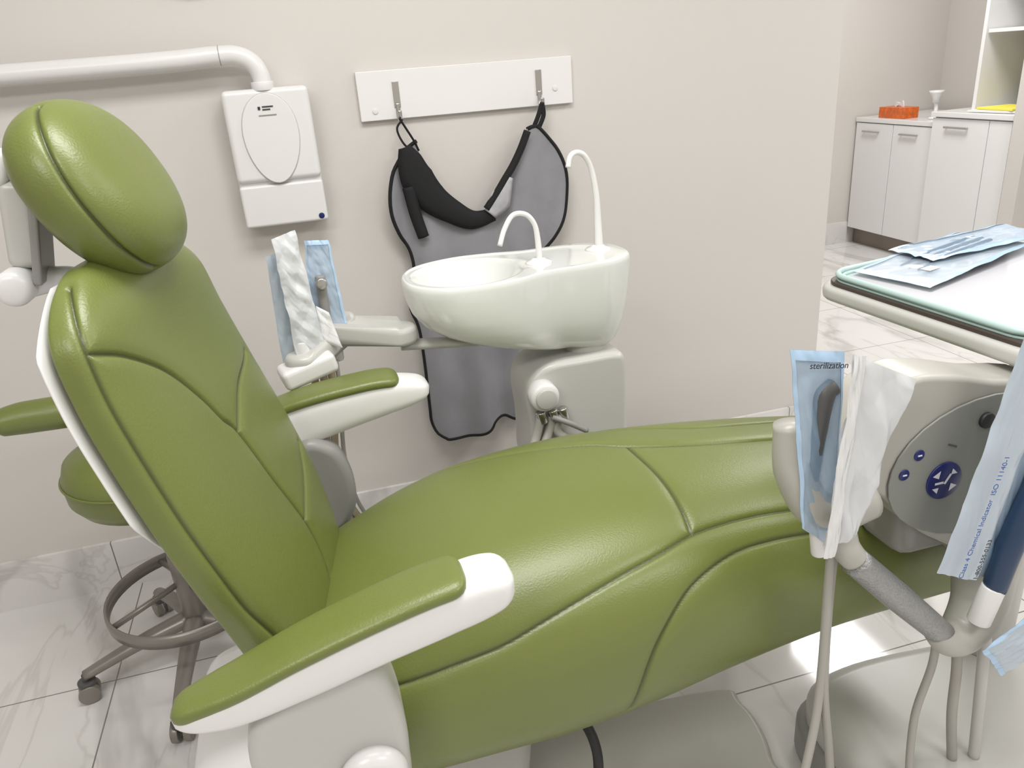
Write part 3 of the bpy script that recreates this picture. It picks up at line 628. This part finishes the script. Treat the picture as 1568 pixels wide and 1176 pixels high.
# instrument tray
tr=empty('instrument_tray',T2(.3,.25,.993))
zt0=.993
plate('tray_base',rr(.02,.58,.02,.48,.045,zt0),(0,0,1),.004,MINT,tr,bevel=.001,smoothc=False)
tube('tray_rim',rr(.022,.578,.022,.478,.045,zt0+.012),.006,MINT,tr,closed=True,seg=10,per=1)
tube('tray_wall',rr(.028,.572,.028,.472,.045,zt0+.005),.005,MINT,tr,closed=True,seg=8,per=1)
plate('tray_paper_liner',rr(.05,.55,.04,.45,.02,zt0+.004),(0,0,1),.0015,TRAYP,tr,bevel=0,smoothc=False)
def tp(a,b,z_=.012): return T2(a,b,zt0+z_)
pouch('tray_pouch_a',tp(.06,.05,.016),tp(.09,.22,.016),tp(.44,-.01,.028),tp(.48,.15,.024),FILML,tr,seed=41,cr_=.002,th_=.004)
pouch('tray_pouch_b',tp(.20,.01,.030),tp(.20,.13,.030),tp(.54,.03,.038),tp(.54,.15,.036),FILM,tr,seed=44,cr_=.003,th_=.005)
for i in range(3):
    tube('wrapped_instrument_%d'%i,[tp(.16,.085+.022*i,.018),tp(.26,.070+.021*i,.024),tp(.42,.050+.021*i,.028)],[.0015,.0060,.0065],DGREY if i%2 else NAVYG,tr)
box('pouch_sticker',tp(.17,.15,.024),(.035,.02,.001),TRAYP,tr,rot=(0,0,.3),bevel=0)

# ---------------------------------------------------------------- cabinets in the far room
cb=empty('base_cabinet',(4.25,4.6,0))
box('kickboard',(4.28,4.62,.06),(.54,.72,.12),mat('kickboard_wood',(.22,.18,.15),rough=.4,var=.2),cb,bevel=.002)
box('carcass',(4.27,4.62,.50),(.60,.72,.76),CAB,cb,bevel=.002)
for i,(y0,y1) in enumerate(((4.615,4.98),(4.262,4.608))):
    box('door_%d'%i,(3.955,(y0+y1)/2,.50),(.02,y1-y0,.75),CAB,cb,bevel=.002)
    box('handle_%d'%i,(3.93,(y0+y1)/2+.02,.82),(.012,.16,.012),STEEL,cb,bevel=.003)
    for k in(-.07,.07): box('handle_post_%d_%d'%(i,k>0),(3.94,(y0+y1)/2+.02+k,.82),(.025,.01,.01),STEEL,cb,bevel=.001)
box('countertop',(4.26,4.62,.895),(.64,.73,.03),WHITE2,cb,bevel=.003)
c2=empty('tall_base_cabinet',(4.25,3.9,0))
box('kickboard',(4.28,3.93,.06),(.54,.58,.12),GREY,c2,bevel=.002)
box('carcass',(4.25,3.93,.53),(.64,.60,.83),CAB,c2,bevel=.002)
for i,(y0,y1) in enumerate(((3.80,4.23),(3.64,3.795))):
    box('door_%d'%i,(3.92,(y0+y1)/2,.53),(.02,y1-y0,.82),CAB,c2,bevel=.002)
box('handle',(3.895,4.03,.89),(.012,.18,.012),STEEL,c2,bevel=.003)
for k in(-.08,.08): box('handle_post_%d'%(k>0),(3.905,4.03+k,.89),(.025,.01,.01),STEEL,c2,bevel=.001)
box('countertop',(4.24,3.935,.962),(.68,.61,.03),WHITE2,c2,bevel=.003)
hu=empty('shelf_hutch',(4.3,3.8,1.5))
box('side_panel',(4.30,4.04,1.55),(.56,.025,1.14),CAB,hu,bevel=.001)
box('back_panel',(4.57,3.82,1.55),(.02,.40,1.14),CAB,hu,bevel=.001)
box('lower_shelf',(4.30,3.82,1.42),(.54,.40,.02),CAB,hu,bevel=.001)
box('upper_shelf',(4.30,3.82,1.75),(.54,.40,.02),CAB,hu,bevel=.001)
slab('wall_partition',3.87,4.65,3.50,3.60,0,2.7,WALL)
tb=empty('tissue_box',(4.1,4.72,.91))
box('carton',(4.05,4.70,.945),(.12,.24,.07),ORANGE,tb,bevel=.003)
plate('tissue',[(4.05,4.66,.975),(4.05,4.70,.99),(4.05,4.74,.975),(4.05,4.73,1.01),(4.05,4.69,1.005),(4.05,4.67,1.02)],(1,0,0),.01,TRAYP,tb,bevel=.002)
dp=empty('counter_dispenser',(4.1,4.42,.91))  # small white dispenser with a bulb-shaped head
lathe('base',[(.001,0),(.04,0),(.04,.01),(.012,.016),(.001,.016)],(4.08,4.40,.911),WHITE,dp)
tube('neck',[(4.08,4.40,.92),(4.09,4.41,.98),(4.08,4.41,1.02)],.012,WHITE,dp)
lathe('bulb_head',[(.001,.0),(.018,.0),(.022,.03),(.040,.06),(.046,.075),(.042,.075),(.001,.05)],(4.08,4.41,1.01),WHITE,dp)
fl=empty('file_folder_stack',(4.1,3.78,.98))
box('folder_white',(4.08,3.84,.985),(.26,.34,.012),WHITE,fl,bevel=.002,rot=(0,0,.1))
box('folder_yellow',(4.08,3.83,.998),(.22,.28,.012),YELLOW,fl,bevel=.002,rot=(0,0,-.1))
bt=empty('pump_bottle',(4.25,3.90,.98))
lathe('bottle',[(.001,0),(.035,0),(.036,.01),(.036,.12),(.025,.15),(.01,.16),(.01,.19),(.001,.19)],(4.30,3.90,.979),mat('clear_plastic',(.7,.72,.74),rough=.15,trans=.5,var=.02),bt)
tube('pump',[(4.30,3.90,1.165),(4.30,3.90,1.19),(4.29,3.90,1.2),(4.25,3.90,1.197)],.006,WHITE,bt)

# ---------------------------------------------------------------- lights
def panel(i,x_,y_,w_,d_,pw):
    e_=empty('ceiling_light' if i==0 else 'ceiling_light.%03d'%i,(x_,y_,2.69))
    box('frame',(x_,y_,2.69),(w_+.06,d_+.06,.02),WHITE,e_,bevel=.002)
    l=bpy.data.lights.new('troffer','AREA'); l.shape='RECTANGLE'; l.size=w_; l.size_y=d_; l.energy=pw; l.color=(1,.985,.965)
    o=bpy.data.objects.new('troffer_lamp',l); S.collection.objects.link(o); o.location=(x_,y_,2.675); o.parent=e_; o.matrix_parent_inverse=Matrix.Translation(-Vector(e_.location))
panel(0,.2,.9,1.2,.6,33)
panel(1,-1.2,-.6,1.2,.6,31)
panel(2,1.6,-.8,1.2,.6,28)
panel(3,3.2,3.6,.6,1.2,42)
panel(4,2.6,1.0,.6,1.2,25)
w=bpy.data.worlds.new('world'); S.world=w; w.use_nodes=True
w.node_tree.nodes['Background'].inputs[0].default_value=(1,.97,.93,1); w.node_tree.nodes['Background'].inputs[1].default_value=.5
